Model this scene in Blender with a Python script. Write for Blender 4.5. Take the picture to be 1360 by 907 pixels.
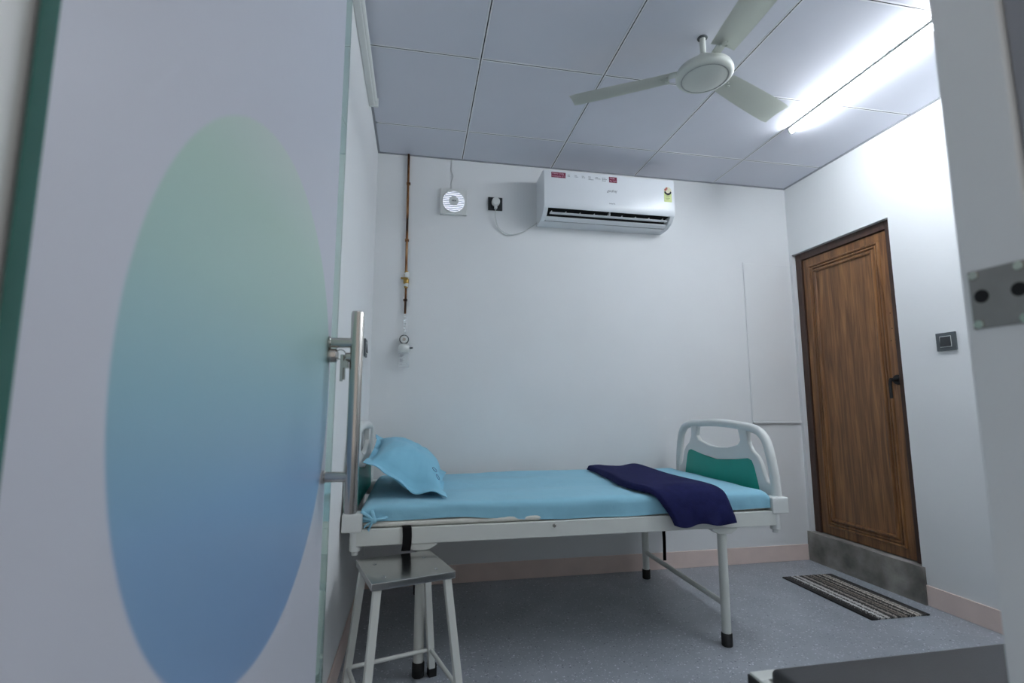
import bpy, bmesh, math, random
from mathutils import Vector, Matrix, noise

# ------------------------------------------------------------------ reset
for o in list(bpy.data.objects):
    bpy.data.objects.remove(o, do_unlink=True)
scene = bpy.context.scene
COL = scene.collection
random.seed(4)

# ------------------------------------------------------------------ room numbers (metres, solved from the ceiling grid)
F_PX, YAW, PITCH = 661.2, 0.1889, 0.1275
CAM_H = 1.031
D = 3.077            # back wall
XL, XR = -0.274, 2.642
H = 2.617            # ceiling
YF0, YF1 = 0.376, 0.444   # front wall (the doorway the camera looks through)
XJ = 0.600           # right jamb of the doorway

# ------------------------------------------------------------------ camera
cam = bpy.data.cameras.new('camera')
cam.sensor_width = 36.0
cam.lens = F_PX / 1360 * 36.0
cam.clip_start = 0.02
cam.dof.use_dof = True
cam.dof.focus_distance = 2.7
cam.dof.aperture_fstop = 3.5
cam_o = bpy.data.objects.new('camera', cam)
COL.objects.link(cam_o)
cam_o.location = (0, 0, CAM_H)
cam_o.rotation_euler = (math.pi/2 + PITCH, 0, -YAW)
scene.camera = cam_o

# ------------------------------------------------------------------ world (grey daylight of the corridor behind the doorway), exposure
world = bpy.data.worlds.new('world'); scene.world = world
world.use_nodes = True
world.node_tree.nodes['Background'].inputs[0].default_value = (1.0, 0.975, 0.965, 1)
world.node_tree.nodes['Background'].inputs[1].default_value = 0.36
vs = scene.view_settings
vs.view_transform = 'Standard'; vs.look = 'None'; vs.gamma = 1.0
vs.use_curve_mapping = False
vs.exposure = 0.45
TUBE_STRENGTH = 90.0

# ------------------------------------------------------------------ materials
def lin(c):
    return tuple(((v/255)/12.92 if v/255 <= .04045 else ((v/255+.055)/1.055)**2.4) for v in c)

MATS = {}
def mat(name, rgb, rough=.5, metal=0.0, var=0.0, vscale=6.0, bump=0.0, bscale=60.0, coat=0.0, trans=0.0, spec=.5, stretch=None, emit=0.0):
    if name in MATS: return MATS[name]
    m = bpy.data.materials.new(name); m.use_nodes = True
    nt = m.node_tree; b = nt.nodes['Principled BSDF']
    c = lin(rgb)
    b.inputs['Base Color'].default_value = (*c, 1)
    b.inputs['Roughness'].default_value = rough
    b.inputs['Metallic'].default_value = metal
    b.inputs['Specular IOR Level'].default_value = spec
    if coat: b.inputs['Coat Weight'].default_value = coat; b.inputs['Coat Roughness'].default_value = .08
    if trans: b.inputs['Transmission Weight'].default_value = trans
    if emit:
        b.inputs['Emission Color'].default_value = (*c, 1); b.inputs['Emission Strength'].default_value = emit
    tc = nt.nodes.new('ShaderNodeTexCoord')
    src = tc.outputs['Object']
    if stretch:
        mp = nt.nodes.new('ShaderNodeMapping'); mp.inputs['Scale'].default_value = stretch
        nt.links.new(src, mp.inputs[0]); src = mp.outputs[0]
    if var:
        n = nt.nodes.new('ShaderNodeTexNoise'); n.inputs['Scale'].default_value = vscale; n.inputs['Detail'].default_value = 6
        r = nt.nodes.new('ShaderNodeValToRGB')
        r.color_ramp.elements[0].position = .3; r.color_ramp.elements[1].position = .7
        r.color_ramp.elements[0].color = (*[x*(1-var) for x in c], 1)
        r.color_ramp.elements[1].color = (*[min(1, x*(1+var)) for x in c], 1)
        nt.links.new(src, n.inputs[0]); nt.links.new(n.outputs[0], r.inputs[0]); nt.links.new(r.outputs[0], b.inputs['Base Color'])
    if bump:
        n2 = nt.nodes.new('ShaderNodeTexNoise'); n2.inputs['Scale'].default_value = bscale; n2.inputs['Detail'].default_value = 4
        bp = nt.nodes.new('ShaderNodeBump'); bp.inputs['Strength'].default_value = bump; bp.inputs['Distance'].default_value = .004
        nt.links.new(src, n2.inputs[0]); nt.links.new(n2.outputs[0], bp.inputs['Height']); nt.links.new(bp.outputs[0], b.inputs['Normal'])
    MATS[name] = m
    return m

WALL = mat('wall_paint', (234, 236, 236), .55, var=.015, vscale=3, bump=.08, bscale=140)
CEIL = mat('ceiling_tile_laminate', (219, 221, 230), .5, var=.012, vscale=5, bump=.03, bscale=200)
CEIL_BACK = mat('ceiling_void', (60, 62, 66), .9, var=.1)
TBAR = mat('grid_enamel', (242, 243, 246), .45, var=.01)
PEACH = mat('peach_skirting', (232, 212, 203), .5, var=.05, vscale=9, bump=.04)
WHITE_ENAMEL = mat('white_enamel', (222, 225, 219), .32, var=.015, vscale=14, bump=.02, bscale=40)
WHITE_PLASTIC = mat('white_plastic', (226, 229, 226), .32, var=.01, vscale=12)
AC_PLASTIC = mat('ac_plastic', (233, 237, 240), .28, var=.008, vscale=10)
AC_VANE = mat('ac_vane', (214, 218, 221), .35, var=.01)
TEAL = mat('teal_laminate', (28, 165, 146), .4, var=.03, vscale=18)
BLACK_RUBBER = mat('black_rubber', (22, 22, 23), .6, var=.15, vscale=30)
BLACK_STRAP = mat('black_webbing', (20, 20, 23), .8, bump=.3, bscale=400, var=.1)
DARK = mat('dark_void', (18, 18, 20), .8, var=.1)
CHROME = mat('brushed_steel', (196, 192, 186), .22, 1.0, var=.03, vscale=30, stretch=(40, 40, 1))
STEEL_PLATE = mat('stainless_sheet', (188, 188, 186), .16, 1.0, var=.04, vscale=8, bump=.04, bscale=18)
STRIKE = mat('strike_steel', (150, 147, 144), .5, .55, var=.06, vscale=40)
SWITCH = mat('charcoal_plastic', (82, 88, 91), .4, var=.03)
SWITCH_DARK = mat('dark_rocker', (42, 45, 48), .35, var=.03)
NAVY = mat('navy_fleece', (32, 35, 76), .95, var=.12, vscale=40, bump=.25, bscale=260, spec=.15)
VINYL = mat('charcoal_vinyl', (38, 39, 42), .5, var=.05, vscale=12, bump=.12, bscale=220)
MATTRESS = mat('cream_ticking', (226, 225, 216), .9, var=.05, vscale=30, bump=.15)
FAN = mat('fan_enamel', (212, 216, 208), .42, var=.012, vscale=12)
CABLE = mat('white_cable', (206, 208, 206), .5, var=.02)
BRASS = mat('brass', (176, 146, 82), .35, 1.0, var=.06, vscale=30)
CEMENT = mat('cement', (138, 135, 129), .9, var=.5, vscale=7, bump=.8, bscale=30)
DARKWOOD = mat('dark_frame_wood', (66, 45, 36), .45, var=.3, vscale=9, stretch=(6, 6, .6), bump=.1, bscale=12)
MAROON = mat('maroon_sticker', (122, 18, 58), .4, var=.02)
INK = mat('grey_ink', (96, 100, 106), .5, var=.02)
PINK_INK = mat('pale_pink_ink', (228, 190, 204), .5, var=.02)
LIME = mat('pale_lime_sticker', (212, 224, 150), .45, var=.04, vscale=60)
RED_INK = mat('red_ink', (168, 60, 50), .5, var=.05)
CREAM = mat('cream_ink', (226, 220, 190), .5, var=.03)
CLEAR = mat('clear_plastic', (236, 240, 242), .1, var=.01)
CLEAR.node_tree.nodes['Principled BSDF'].inputs['Alpha'].default_value = .28
GLASS = mat('door_glass', (205, 232, 224), .03, trans=.9, var=.005)
GLASS_EDGE = mat('green_glass_edge', (52, 112, 104), .2, var=.05, vscale=20, coat=.3)
TUBE = mat('lit_tube', (241, 247, 255), .5, emit=TUBE_STRENGTH)

def node_mat(name):
    m = bpy.data.materials.new(name); m.use_nodes = True
    return m, m.node_tree, m.node_tree.nodes['Principled BSDF']

# floor: blue grey vinyl with pale flecks
FLOOR, nt, b = node_mat('speckled_vinyl_floor')
tc = nt.nodes.new('ShaderNodeTexCoord')
def speck(scale, thr, seed):
    v = nt.nodes.new('ShaderNodeTexVoronoi'); v.inputs['Scale'].default_value = scale
    mp = nt.nodes.new('ShaderNodeMapping'); mp.inputs['Location'].default_value = (seed, seed*2, 0)
    nz = nt.nodes.new('ShaderNodeTexNoise'); nz.inputs['Scale'].default_value = scale*.8
    mx = nt.nodes.new('ShaderNodeMixRGB'); mx.blend_type = 'ADD'; mx.inputs[0].default_value = .03
    nt.links.new(tc.outputs['Object'], mp.inputs[0]); nt.links.new(mp.outputs[0], nz.inputs[0])
    nt.links.new(mp.outputs[0], mx.inputs[1]); nt.links.new(nz.outputs['Color'], mx.inputs[2])
    nt.links.new(mx.outputs[0], v.inputs['Vector'])
    lt = nt.nodes.new('ShaderNodeMath'); lt.operation = 'LESS_THAN'; lt.inputs[1].default_value = thr
    nt.links.new(v.outputs['Distance'], lt.inputs[0])
    # only some cells carry a fleck
    sp = nt.nodes.new('ShaderNodeSeparateColor'); nt.links.new(v.outputs['Color'], sp.inputs[0])
    g = nt.nodes.new('ShaderNodeMath'); g.operation = 'GREATER_THAN'; g.inputs[1].default_value = .45
    nt.links.new(sp.outputs[0], g.inputs[0])
    mu = nt.nodes.new('ShaderNodeMath'); mu.operation = 'MULTIPLY'
    nt.links.new(lt.outputs[0], mu.inputs[0]); nt.links.new(g.outputs[0], mu.inputs[1])
    return mu.outputs[0]
nb = nt.nodes.new('ShaderNodeTexNoise'); nb.inputs['Scale'].default_value = 5; nb.inputs['Detail'].default_value = 8
nt.links.new(tc.outputs['Object'], nb.inputs[0])
rb = nt.nodes.new('ShaderNodeValToRGB')
rb.color_ramp.elements[0].color = (*lin((147, 153, 160)), 1); rb.color_ramp.elements[0].position = .3
rb.color_ramp.elements[1].color = (*lin((163, 169, 176)), 1); rb.color_ramp.elements[1].position = .7
nt.links.new(nb.outputs[0], rb.inputs[0])
m1 = nt.nodes.new('ShaderNodeMixRGB'); m1.inputs[2].default_value = (*lin((214, 217, 224)), 1)
nt.links.new(speck(80, .24, 0.3), m1.inputs[0]); nt.links.new(rb.outputs[0], m1.inputs[1])
m2 = nt.nodes.new('ShaderNodeMixRGB'); m2.inputs[2].default_value = (*lin((118, 121, 130)), 1)
nt.links.new(speck(60, .2, 5.7), m2.inputs[0]); nt.links.new(m1.outputs[0], m2.inputs[1])
nt.links.new(m2.outputs[0], b.inputs['Base Color'])
b.inputs['Roughness'].default_value = .38

# brown wood of the door leaf, grain along z
WOOD, nt, b = node_mat('brown_wood_grain')
tc = nt.nodes.new('ShaderNodeTexCoord'); mp = nt.nodes.new('ShaderNodeMapping'); mp.inputs['Scale'].default_value = (9, 9, .55)
n1 = nt.nodes.new('ShaderNodeTexNoise'); n1.inputs['Scale'].default_value = 3.2; n1.inputs['Detail'].default_value = 9; n1.inputs['Distortion'].default_value = 1.6
mp2 = nt.nodes.new('ShaderNodeMapping'); mp2.inputs['Scale'].default_value = (60, 60, 1.6)
n2 = nt.nodes.new('ShaderNodeTexNoise'); n2.inputs['Scale'].default_value = 4; n2.inputs['Detail'].default_value = 6
r1 = nt.nodes.new('ShaderNodeValToRGB'); e = r1.color_ramp.elements
e[0].position = .3; e[0].color = (*lin((98, 66, 40)), 1)
e[1].position = .72; e[1].color = (*lin((158, 112, 68)), 1)
k = e.new(.5); k.color = (*lin((128, 88, 53)), 1)
mx = nt.nodes.new('ShaderNodeMixRGB'); mx.blend_type = 'MULTIPLY'; mx.inputs[0].default_value = .55
r2 = nt.nodes.new('ShaderNodeValToRGB'); r2.color_ramp.elements[0].position = .35; r2.color_ramp.elements[1].position = .6
r2.color_ramp.elements[0].color = (.55, .52, .5, 1); r2.color_ramp.elements[1].color = (1, 1, 1, 1)
for a, m in ((mp, n1), (mp2, n2)):
    nt.links.new(tc.outputs['Object'], a.inputs[0]); nt.links.new(a.outputs[0], m.inputs[0])
nt.links.new(n1.outputs[0], r1.inputs[0]); nt.links.new(n2.outputs[0], r2.inputs[0])
nt.links.new(r1.outputs[0], mx.inputs[1]); nt.links.new(r2.outputs[0], mx.inputs[2]); nt.links.new(mx.outputs[0], b.inputs['Base Color'])
bp = nt.nodes.new('ShaderNodeBump'); bp.inputs['Strength'].default_value = .12; bp.inputs['Distance'].default_value = .003
nt.links.new(n2.outputs[0], bp.inputs['Height']); nt.links.new(bp.outputs[0], b.inputs['Normal'])
b.inputs['Roughness'].default_value = .42

# sky blue cotton
def cloth(name, rgb):
    m, nt, b = node_mat(name)
    tc = nt.nodes.new('ShaderNodeTexCoord')
    n = nt.nodes.new('ShaderNodeTexNoise'); n.inputs['Scale'].default_value = 7; n.inputs['Detail'].default_value = 5; n.inputs['Distortion'].default_value = 1.2
    f = nt.nodes.new('ShaderNodeTexNoise'); f.inputs['Scale'].default_value = 500
    c = lin(rgb); r = nt.nodes.new('ShaderNodeValToRGB')
    r.color_ramp.elements[0].color = (*[x*.95 for x in c], 1); r.color_ramp.elements[1].color = (*[min(1, x*1.05) for x in c], 1)
    nt.links.new(tc.outputs['Object'], n.inputs[0]); nt.links.new(tc.outputs['Object'], f.inputs[0])
    nt.links.new(n.outputs[0], r.inputs[0]); nt.links.new(r.outputs[0], b.inputs['Base Color'])
    bp = nt.nodes.new('ShaderNodeBump'); bp.inputs['Strength'].default_value = .25; bp.inputs['Distance'].default_value = .02
    bp2 = nt.nodes.new('ShaderNodeBump'); bp2.inputs['Strength'].default_value = .1; bp2.inputs['Distance'].default_value = .001
    nt.links.new(n.outputs[0], bp.inputs['Height']); nt.links.new(f.outputs[0], bp2.inputs['Height'])
    nt.links.new(bp.outputs[0], bp2.inputs['Normal']); nt.links.new(bp2.outputs[0], b.inputs['Normal'])
    b.inputs['Roughness'].default_value = .85; b.inputs['Specular IOR Level'].default_value = .2
    b.inputs['Sheen Weight'].default_value = .15
    return m
SHEET = cloth('sky_blue_cotton', (146, 200, 220))
PILLOW = cloth('sky_blue_pillowcase', (138, 200, 224))

# printed film of the glass door: white ground, one soft disc going from green to blue (object x = along the door, z = up)
FILM, nt, b = node_mat('printed_film')
tc = nt.nodes.new('ShaderNodeTexCoord'); sx = nt.nodes.new('ShaderNodeSeparateXYZ')
nt.links.new(tc.outputs['Object'], sx.inputs[0])
def M(op, a, c=None):
    n = nt.nodes.new('ShaderNodeMath'); n.operation = op
    for i, v in enumerate((a, c)):
        if v is None: continue
        if isinstance(v, (int, float)): n.inputs[i].default_value = v
        else: nt.links.new(v, n.inputs[i])
    return n.outputs[0]
dx = M('DIVIDE', M('SUBTRACT', sx.outputs[0], .46), .37)
dz = M('DIVIDE', M('SUBTRACT', sx.outputs[2], 1.055), .40)
rad = M('SQRT', M('ADD', M('MULTIPLY', dx, dx), M('MULTIPLY', dz, dz)))
mask = nt.nodes.new('ShaderNodeMapRange'); mask.interpolation_type = 'SMOOTHSTEP'
mask.inputs['From Min'].default_value = .985; mask.inputs['From Max'].default_value = 1.005
mask.inputs['To Min'].default_value = 1; mask.inputs['To Max'].default_value = 0
nt.links.new(rad, mask.inputs['Value'])
g = nt.nodes.new('ShaderNodeMapRange'); g.inputs['From Min'].default_value = .66; g.inputs['From Max'].default_value = 1.46
nt.links.new(sx.outputs[2], g.inputs['Value'])
gr = nt.nodes.new('ShaderNodeValToRGB'); e = gr.color_ramp.elements
e[0].position = .0; e[0].color = (*lin((128, 160, 198)), 1)
e[1].position = 1.0; e[1].color = (*lin((198, 212, 206)), 1)
for p_, c_ in ((.3, (132, 168, 202)), (.48, (142, 184, 198)), (.66, (164, 198, 192)), (.82, (176, 204, 192))):
    k = e.new(p_); k.color = (*lin(c_), 1)
nt.links.new(g.outputs[0], gr.inputs[0])
mx = nt.nodes.new('ShaderNodeMixRGB'); mx.inputs[1].default_value = (*lin((200, 204, 214)), 1)
nt.links.new(mask.outputs[0], mx.inputs[0]); nt.links.new(gr.outputs[0], mx.inputs[2]); nt.links.new(mx.outputs[0], b.inputs['Base Color'])
b.inputs['Roughness'].default_value = .3

# striped mat: stripes run along y, colours change along x
STRIPES, nt, b = node_mat('striped_woven_mat')
tc = nt.nodes.new('ShaderNodeTexCoord'); sx = nt.nodes.new('ShaderNodeSeparateXYZ'); nt.links.new(tc.outputs['Object'], sx.inputs[0])
nz = nt.nodes.new('ShaderNodeTexNoise'); nz.inputs['Scale'].default_value = 120; nz.inputs['Detail'].default_value = 2
nt.links.new(tc.outputs['Object'], nz.inputs[0])
xx = M('ADD', M('DIVIDE', M('ADD', sx.outputs[0], .17), .34), M('MULTIPLY', M('SUBTRACT', nz.outputs[0], .5), .13))
rr = nt.nodes.new('ShaderNodeValToRGB'); rr.color_ramp.interpolation = 'CONSTANT'; e = rr.color_ramp.elements
cols = [(30,30,32),(196,196,196),(70,68,66),(205,205,203),(60,58,56),(190,188,184),(52,50,48),(150,144,136),(44,42,40),(120,112,104),(40,38,36),(134,124,114),(46,44,42),(170,164,154),(58,54,50),(196,190,180),(120,112,104),(186,182,174),(60,58,56),(34,34,36)]
_r = random.Random(21); _w = [_r.uniform(.5, 1.6) for _ in cols]; _t = sum(_w); POS = [sum(_w[:k])/_t for k in range(len(cols))]
while len(e) < len(cols): e.new(.5)
for i_, c_ in enumerate(cols):
    e[i_].position = POS[i_]; e[i_].color = (*lin(c_), 1)
nt.links.new(xx, rr.inputs[0]); nt.links.new(rr.outputs[0], b.inputs['Base Color']); b.inputs['Roughness'].default_value = .95
bp = nt.nodes.new('ShaderNodeBump'); bp.inputs['Strength'].default_value = .6; bp.inputs['Distance'].default_value = .004
nt.links.new(nz.outputs[0], bp.inputs['Height']); nt.links.new(bp.outputs[0], b.inputs['Normal'])

# copper pipe, tarnished in lengths along z
COPPER, nt, b = node_mat('tarnished_copper')
tc = nt.nodes.new('ShaderNodeTexCoord'); mp = nt.nodes.new('ShaderNodeMapping'); mp.inputs['Scale'].default_value = (30, 30, 5)
n = nt.nodes.new('ShaderNodeTexNoise'); n.inputs['Scale'].default_value = 1.6; n.inputs['Detail'].default_value = 5
r = nt.nodes.new('ShaderNodeValToRGB'); e = r.color_ramp.elements
e[0].position = .38; e[0].color = (*lin((44, 30, 22)), 1); e[1].position = .66; e[1].color = (*lin((172, 132, 92)), 1)
k = e.new(.5); k.color = (*lin((120, 78, 42)), 1)
nt.links.new(tc.outputs['Object'], mp.inputs[0]); nt.links.new(mp.outputs[0], n.inputs[0]); nt.links.new(n.outputs[0], r.inputs[0]); nt.links.new(r.outputs[0], b.inputs['Base Color'])
b.inputs['Metallic'].default_value = .6; b.inputs['Roughness'].default_value = .42

# ------------------------------------------------------------------ mesh helpers
def box(bm, x0, x1, y0, y1, z0, z1, mtx=None):
    vs_ = [bm.verts.new((x, y, z)) for z in (z0, z1) for y in (y0, y1) for x in (x0, x1)]
    for f in ((0,2,3,1),(4,5,7,6),(0,1,5,4),(2,6,7,3),(0,4,6,2),(1,3,7,5)):
        bm.faces.new([vs_[i] for i in f])
    if mtx is not None:
        bmesh.ops.transform(bm, matrix=mtx, verts=vs_)
    return vs_

def bevel(bm, w, seg=2, ang=30):
    bm.normal_update()
    es = [e for e in bm.edges if len(e.link_faces) == 2 and e.calc_face_angle(0) > math.radians(ang)]
    bmesh.ops.bevel(bm, geom=es, offset=w, segments=seg, profile=.6, affect='EDGES', clamp_overlap=True)

def bbox_bm(x0, x1, y0, y1, z0, z1, w=.003, seg=2):
    bm = bmesh.new(); box(bm, x0, x1, y0, y1, z0, z1)
    if w: bevel(bm, w, seg)
    return bm

def ring_frames(pts, closed=False):
    fr = []; n = len(pts); up = None
    for i in range(n):
        a = pts[i-1] if (i > 0 or closed) else pts[i]
        c = pts[(i+1) % n] if (i < n-1 or closed) else pts[i]
        t = (c-a).normalized()
        if up is None:
            ref = Vector((0,0,1)) if abs(t.z) < .9 else Vector((0,1,0))
            s = t.cross(ref).normalized()
        else:
            s = (up - t*up.dot(t))
            s = s.normalized() if s.length > 1e-6 else t.orthogonal().normalized()
        up = s
        fr.append((s, t.cross(s).normalized()))
    return fr

def tube(bm, pts, r, seg=12, closed=False, caps=True, sx=1.0, sy=1.0):
    pts = [Vector(p) for p in pts]
    fr = ring_frames(pts, closed)
    rs = r if isinstance(r, (list, tuple)) else [r]*len(pts)
    rings = []
    for p, (s, u), rr in zip(pts, fr, rs):
        rings.append([bm.verts.new(p + s*math.cos(a)*rr*sx + u*math.sin(a)*rr*sy) for a in (2*math.pi*k/seg for k in range(seg))])
    m = len(rings)
    for i in range(m if closed else m-1):
        A, B = rings[i], rings[(i+1) % m]
        for k in range(seg):
            f = bm.faces.new((A[k], A[(k+1) % seg], B[(k+1) % seg], B[k])); f.smooth = True
    if caps and not closed:
        bm.faces.new(rings[0][::-1]); bm.faces.new(rings[-1])

def lathe(bm, prof, seg=32, center=(0,0,0), axis='z'):
    c = Vector(center); rings = []
    def P(r, h, a):
        x, y = r*math.cos(a), r*math.sin(a)
        return c + (Vector((x, y, h)) if axis == 'z' else Vector((x, h, y)) if axis == 'y' else Vector((h, x, y)))
    for r, h in prof:
        rings.append([bm.verts.new(P(max(r, 1e-4), h, 2*math.pi*k/seg)) for k in range(seg)])
    for A, B in zip(rings, rings[1:]):
        for k in range(seg):
            f = bm.faces.new((A[k], A[(k+1) % seg], B[(k+1) % seg], B[k])); f.smooth = True
    bm.faces.new(rings[0][::-1]); bm.faces.new(rings[-1])

def prism(bm, poly, h0, h1, plane='yz'):
    """extrude a 2D polygon; plane 'yz' extrudes along x, 'xz' along y, 'xy' along z"""
    def P(a, b_, h):
        return (h, a, b_) if plane == 'yz' else (a, h, b_) if plane == 'xz' else (a, b_, h)
    lo = [bm.verts.new(P(a, b_, h0)) for a, b_ in poly]; hi = [bm.verts.new(P(a, b_, h1)) for a, b_ in poly]
    n = len(poly)
    bm.faces.new(lo[::-1]); bm.faces.new(hi)
    for i in range(n):
        bm.faces.new((lo[i], lo[(i+1) % n], hi[(i+1) % n], hi[i]))

def smooth_path(pts, n=8, closed=False):
    P = [Vector(p) for p in pts]; out = []
    m = len(P)
    rng = range(m if closed else m-1)
    for i in rng:
        p0 = P[i-1] if (i > 0 or closed) else P[i]; p1 = P[i]; p2 = P[(i+1) % m]
        p3 = P[(i+2) % m] if (i+2 < m or closed) else p2
        for k in range(n):
            t = k/n
            out.append(.5*((2*p1)+(p2-p0)*t+(2*p0-5*p1+4*p2-p3)*t*t+(3*p1-p0-3*p2+p3)*t**3))
    if not closed: out.append(P[-1])
    return out

def obj(name, bm, m, parent=None, smooth=None):
    bmesh.ops.recalc_face_normals(bm, faces=bm.faces)
    me = bpy.data.meshes.new(name); bm.to_mesh(me); bm.free()
    me.materials.append(m)
    if smooth is not None:
        for p in me.polygons: p.use_smooth = True
        if smooth < 180: me.set_sharp_from_angle(angle=math.radians(smooth))
    o = bpy.data.objects.new(name, me); COL.objects.link(o)
    if parent is not None: o.parent = parent
    return o

def thing(name, label, cat, loc=(0,0,0), rotz=0, group=None):
    o = bpy.data.objects.new(name, None); COL.objects.link(o)
    o.empty_display_size = .05
    o.location = loc; o.rotation_euler = (0, 0, rotz)
    o['label'] = label; o['category'] = cat
    if group: o['group'] = group
    return o
def tag(o, label, cat, group=None):
    o['label'] = label; o['category'] = cat
    if group: o['group'] = group
    return o
def struct(o, label=None):
    o['kind'] = 'structure'
    if label: o['label'] = label
    return o

def text_part(name, body, size, loc, rot, m, parent, align='CENTER', shear=0.0, sx=1.0):
    cu = bpy.data.curves.new(name, 'FONT'); cu.body = body; cu.size = size; cu.align_x = align; cu.align_y = 'CENTER'
    cu.shear = shear; cu.extrude = .0002; cu.resolution_u = 2
    tmp = bpy.data.objects.new(name+'_tmp', cu); COL.objects.link(tmp)
    bpy.context.view_layer.update()
    me = bpy.data.meshes.new_from_object(tmp.evaluated_get(bpy.context.evaluated_depsgraph_get()))
    bpy.data.objects.remove(tmp, do_unlink=True); bpy.data.curves.remove(cu)
    me.materials.clear(); me.materials.append(m); me.name = name
    o = bpy.data.objects.new(name, me); COL.objects.link(o)
    o.location = loc; o.rotation_euler = rot; o.scale = (sx, 1, 1); o.parent = parent
    return o

# ================================================================== STRUCTURE
DY0, DY1, DZ0, DZ1 = 2.300, 3.052, 0.190, 2.106     # wooden door opening in the right wall

bm = bmesh.new(); box(bm, XL-.1, XR+.14, -1.6, D+.1, -.06, 0)
struct(obj('floor', bm, FLOOR))

bm = bmesh.new(); box(bm, XL-.1, XR+.14, D, D+.1, 0, H+.06)
wall_back = struct(obj('wall_back', bm, WALL))
bm = bmesh.new(); box(bm, XL-.1, XL, -1.6, D, 0, H+.06)
struct(obj('wall_left', bm, WALL))
bm = bmesh.new()
box(bm, XR, XR+.14, YF0, DY0, 0, H+.06)
box(bm, XR, XR+.14, DY0, DY1, DZ1, H+.06)
box(bm, XR, XR+.14, DY1, D, 0, H+.06)
box(bm, XR+.12, XR+.14, DY0, DY1, 0, DZ1)
struct(obj('wall_right', bm, WALL))

# front wall with the doorway the camera looks through
bm = bmesh.new()
box(bm, XJ, XR, YF0, YF1, 0, H+.06)
box(bm, XL, XJ, YF0, YF1, 2.2, H+.06)
bevel(bm, .004, 3)
wall_front = struct(obj('wall_front', bm, WALL))

obj('outer_frame', bbox_bm(XJ+.006, XJ+.09, YF0-.06, YF0-.0005, 0, 2.26, .003, 2), mat('shaded_frame_grey', (150, 151, 156), .5, var=.03), wall_front)  # grey base colour stands in for shade on the corridor side of the jamb

# strike plate let into the right jamb
bm = bmesh.new()
yc, zc = .409, 1.145
pl = [(.3805, 1.113), (.4345, 1.113), (.4345, 1.177), (.3805, 1.177)]
def hole_ring(c, r, n=20): return [(c[0]+r*math.cos(2*math.pi*k/n), c[1]+r*math.sin(2*math.pi*k/n)) for k in range(n)]
HOLES = [(.423, 1.148), (.3885, 1.148)]
strike = obj('strike_plate', bbox_bm(XJ-.0022, XJ-.0002, .3805, .4345, 1.113, 1.177, .0006, 1), STRIKE, wall_front)
strike['label'] = 'brushed steel strike plate with two bolt holes'
for hy, hz in HOLES:
    bm = bmesh.new(); lathe(bm, [(.0072, XJ-.0026), (.0072, XJ-.0022)], 24, (0, hy, hz), 'x')
    obj('bolt_hole', bm, DARK, strike)
for sy_, sz_ in ((.4285, 1.172), (.4285, 1.118), (.3865, 1.172), (.3865, 1.118)):
    bm = bmesh.new(); lathe(bm, [(.0046, XJ-.0034), (.0052, XJ-.0022)], 18, (0, sy_, sz_), 'x')
    obj('screw_head', bm, CHROME, strike)

# skirting
for nm, b_ in (('baseboard_back', (XL, XR, D-.007, D, 0, .103)), ('baseboard_left', (XL, XL+.007, YF1+.3, D-.007, 0, .103))):
    struct(obj(nm, bbox_bm(*b_, .002, 1), PEACH))
struct(obj('baseboard_right', bbox_bm(XR-.007, XR, YF1, 2.284, 0, .103, .002, 1), PEACH))

# ceiling: dark void slab, T grid and single tiles
bm = bmesh.new(); box(bm, XL-.1, XR+.14, YF0-.08, D+.1, H+.06, H+.1)
ceiling = struct(obj('ceiling', bm, CEIL_BACK))
COLS = [.2566+.6*k for k in range(4)]
ROWS = [D-.3456-.6258*k for k in range(4)]           # 2.731, 2.106, 1.480, .854
TB = .0085
xs = [XL+.012] + COLS + [XR-.012]
ys = [YF1+.004] + sorted(ROWS) + [D-.012]
tile_cache = {}
for i in range(len(xs)-1):
    for j in range(len(ys)-1):
        x0 = xs[i] + (TB+.0006 if i > 0 else 0); x1 = xs[i+1] - (TB+.0006 if i < len(xs)-2 else 0)
        y0 = ys[j] + (TB+.0006 if j > 0 else 0); y1 = ys[j+1] - (TB+.0006 if j < len(ys)-2 else 0)
        w, d = round((x1-x0)/2, 4), round((y1-y0)/2, 4)
        if (w, d) not in tile_cache:
            o = obj('ceiling_tile', bbox_bm(-w, w, -d, d, 0, .014, .0015, 1), CEIL, ceiling); tile_cache[(w, d)] = o.data
        else:
            o = bpy.data.objects.new('ceiling_tile', tile_cache[(w, d)]); COL.objects.link(o); o.parent = ceiling
        o.location = ((x0+x1)/2, (y0+y1)/2, H + random.uniform(-.0008, .0008))
GROOVE = mat('black_groove', (7, 7, 8), .8, var=.05)
def grid_bar(x0, x1, y0, y1, along):
    bm = bmesh.new(); g = .0024
    if along == 'y':
        xc = (x0+x1)/2
        box(bm, x0, xc-g, y0, y1, H-.0005, H+.03); box(bm, xc+g, x1, y0, y1, H-.0005, H+.03)
        gb = (xc-g, xc+g, y0, y1)
    else:
        yc = (y0+y1)/2
        box(bm, x0, x1, y0, yc-g, H-.0005, H+.03); box(bm, x0, x1, yc+g, y1, H-.0005, H+.03)
        gb = (x0, x1, yc-g, yc+g)
    o = obj('grid_bar', bm, TBAR, ceiling)
    bm = bmesh.new(); box(bm, *gb, H+.0005, H+.006); obj('groove', bm, GROOVE, o)
for x in COLS: grid_bar(x-TB, x+TB, YF1+.004, D-.002, 'y')
for y in ROWS:
    for a, c in zip(xs, xs[1:]): grid_bar(a+TB, c-TB, y-TB, y+TB, 'x')
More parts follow.
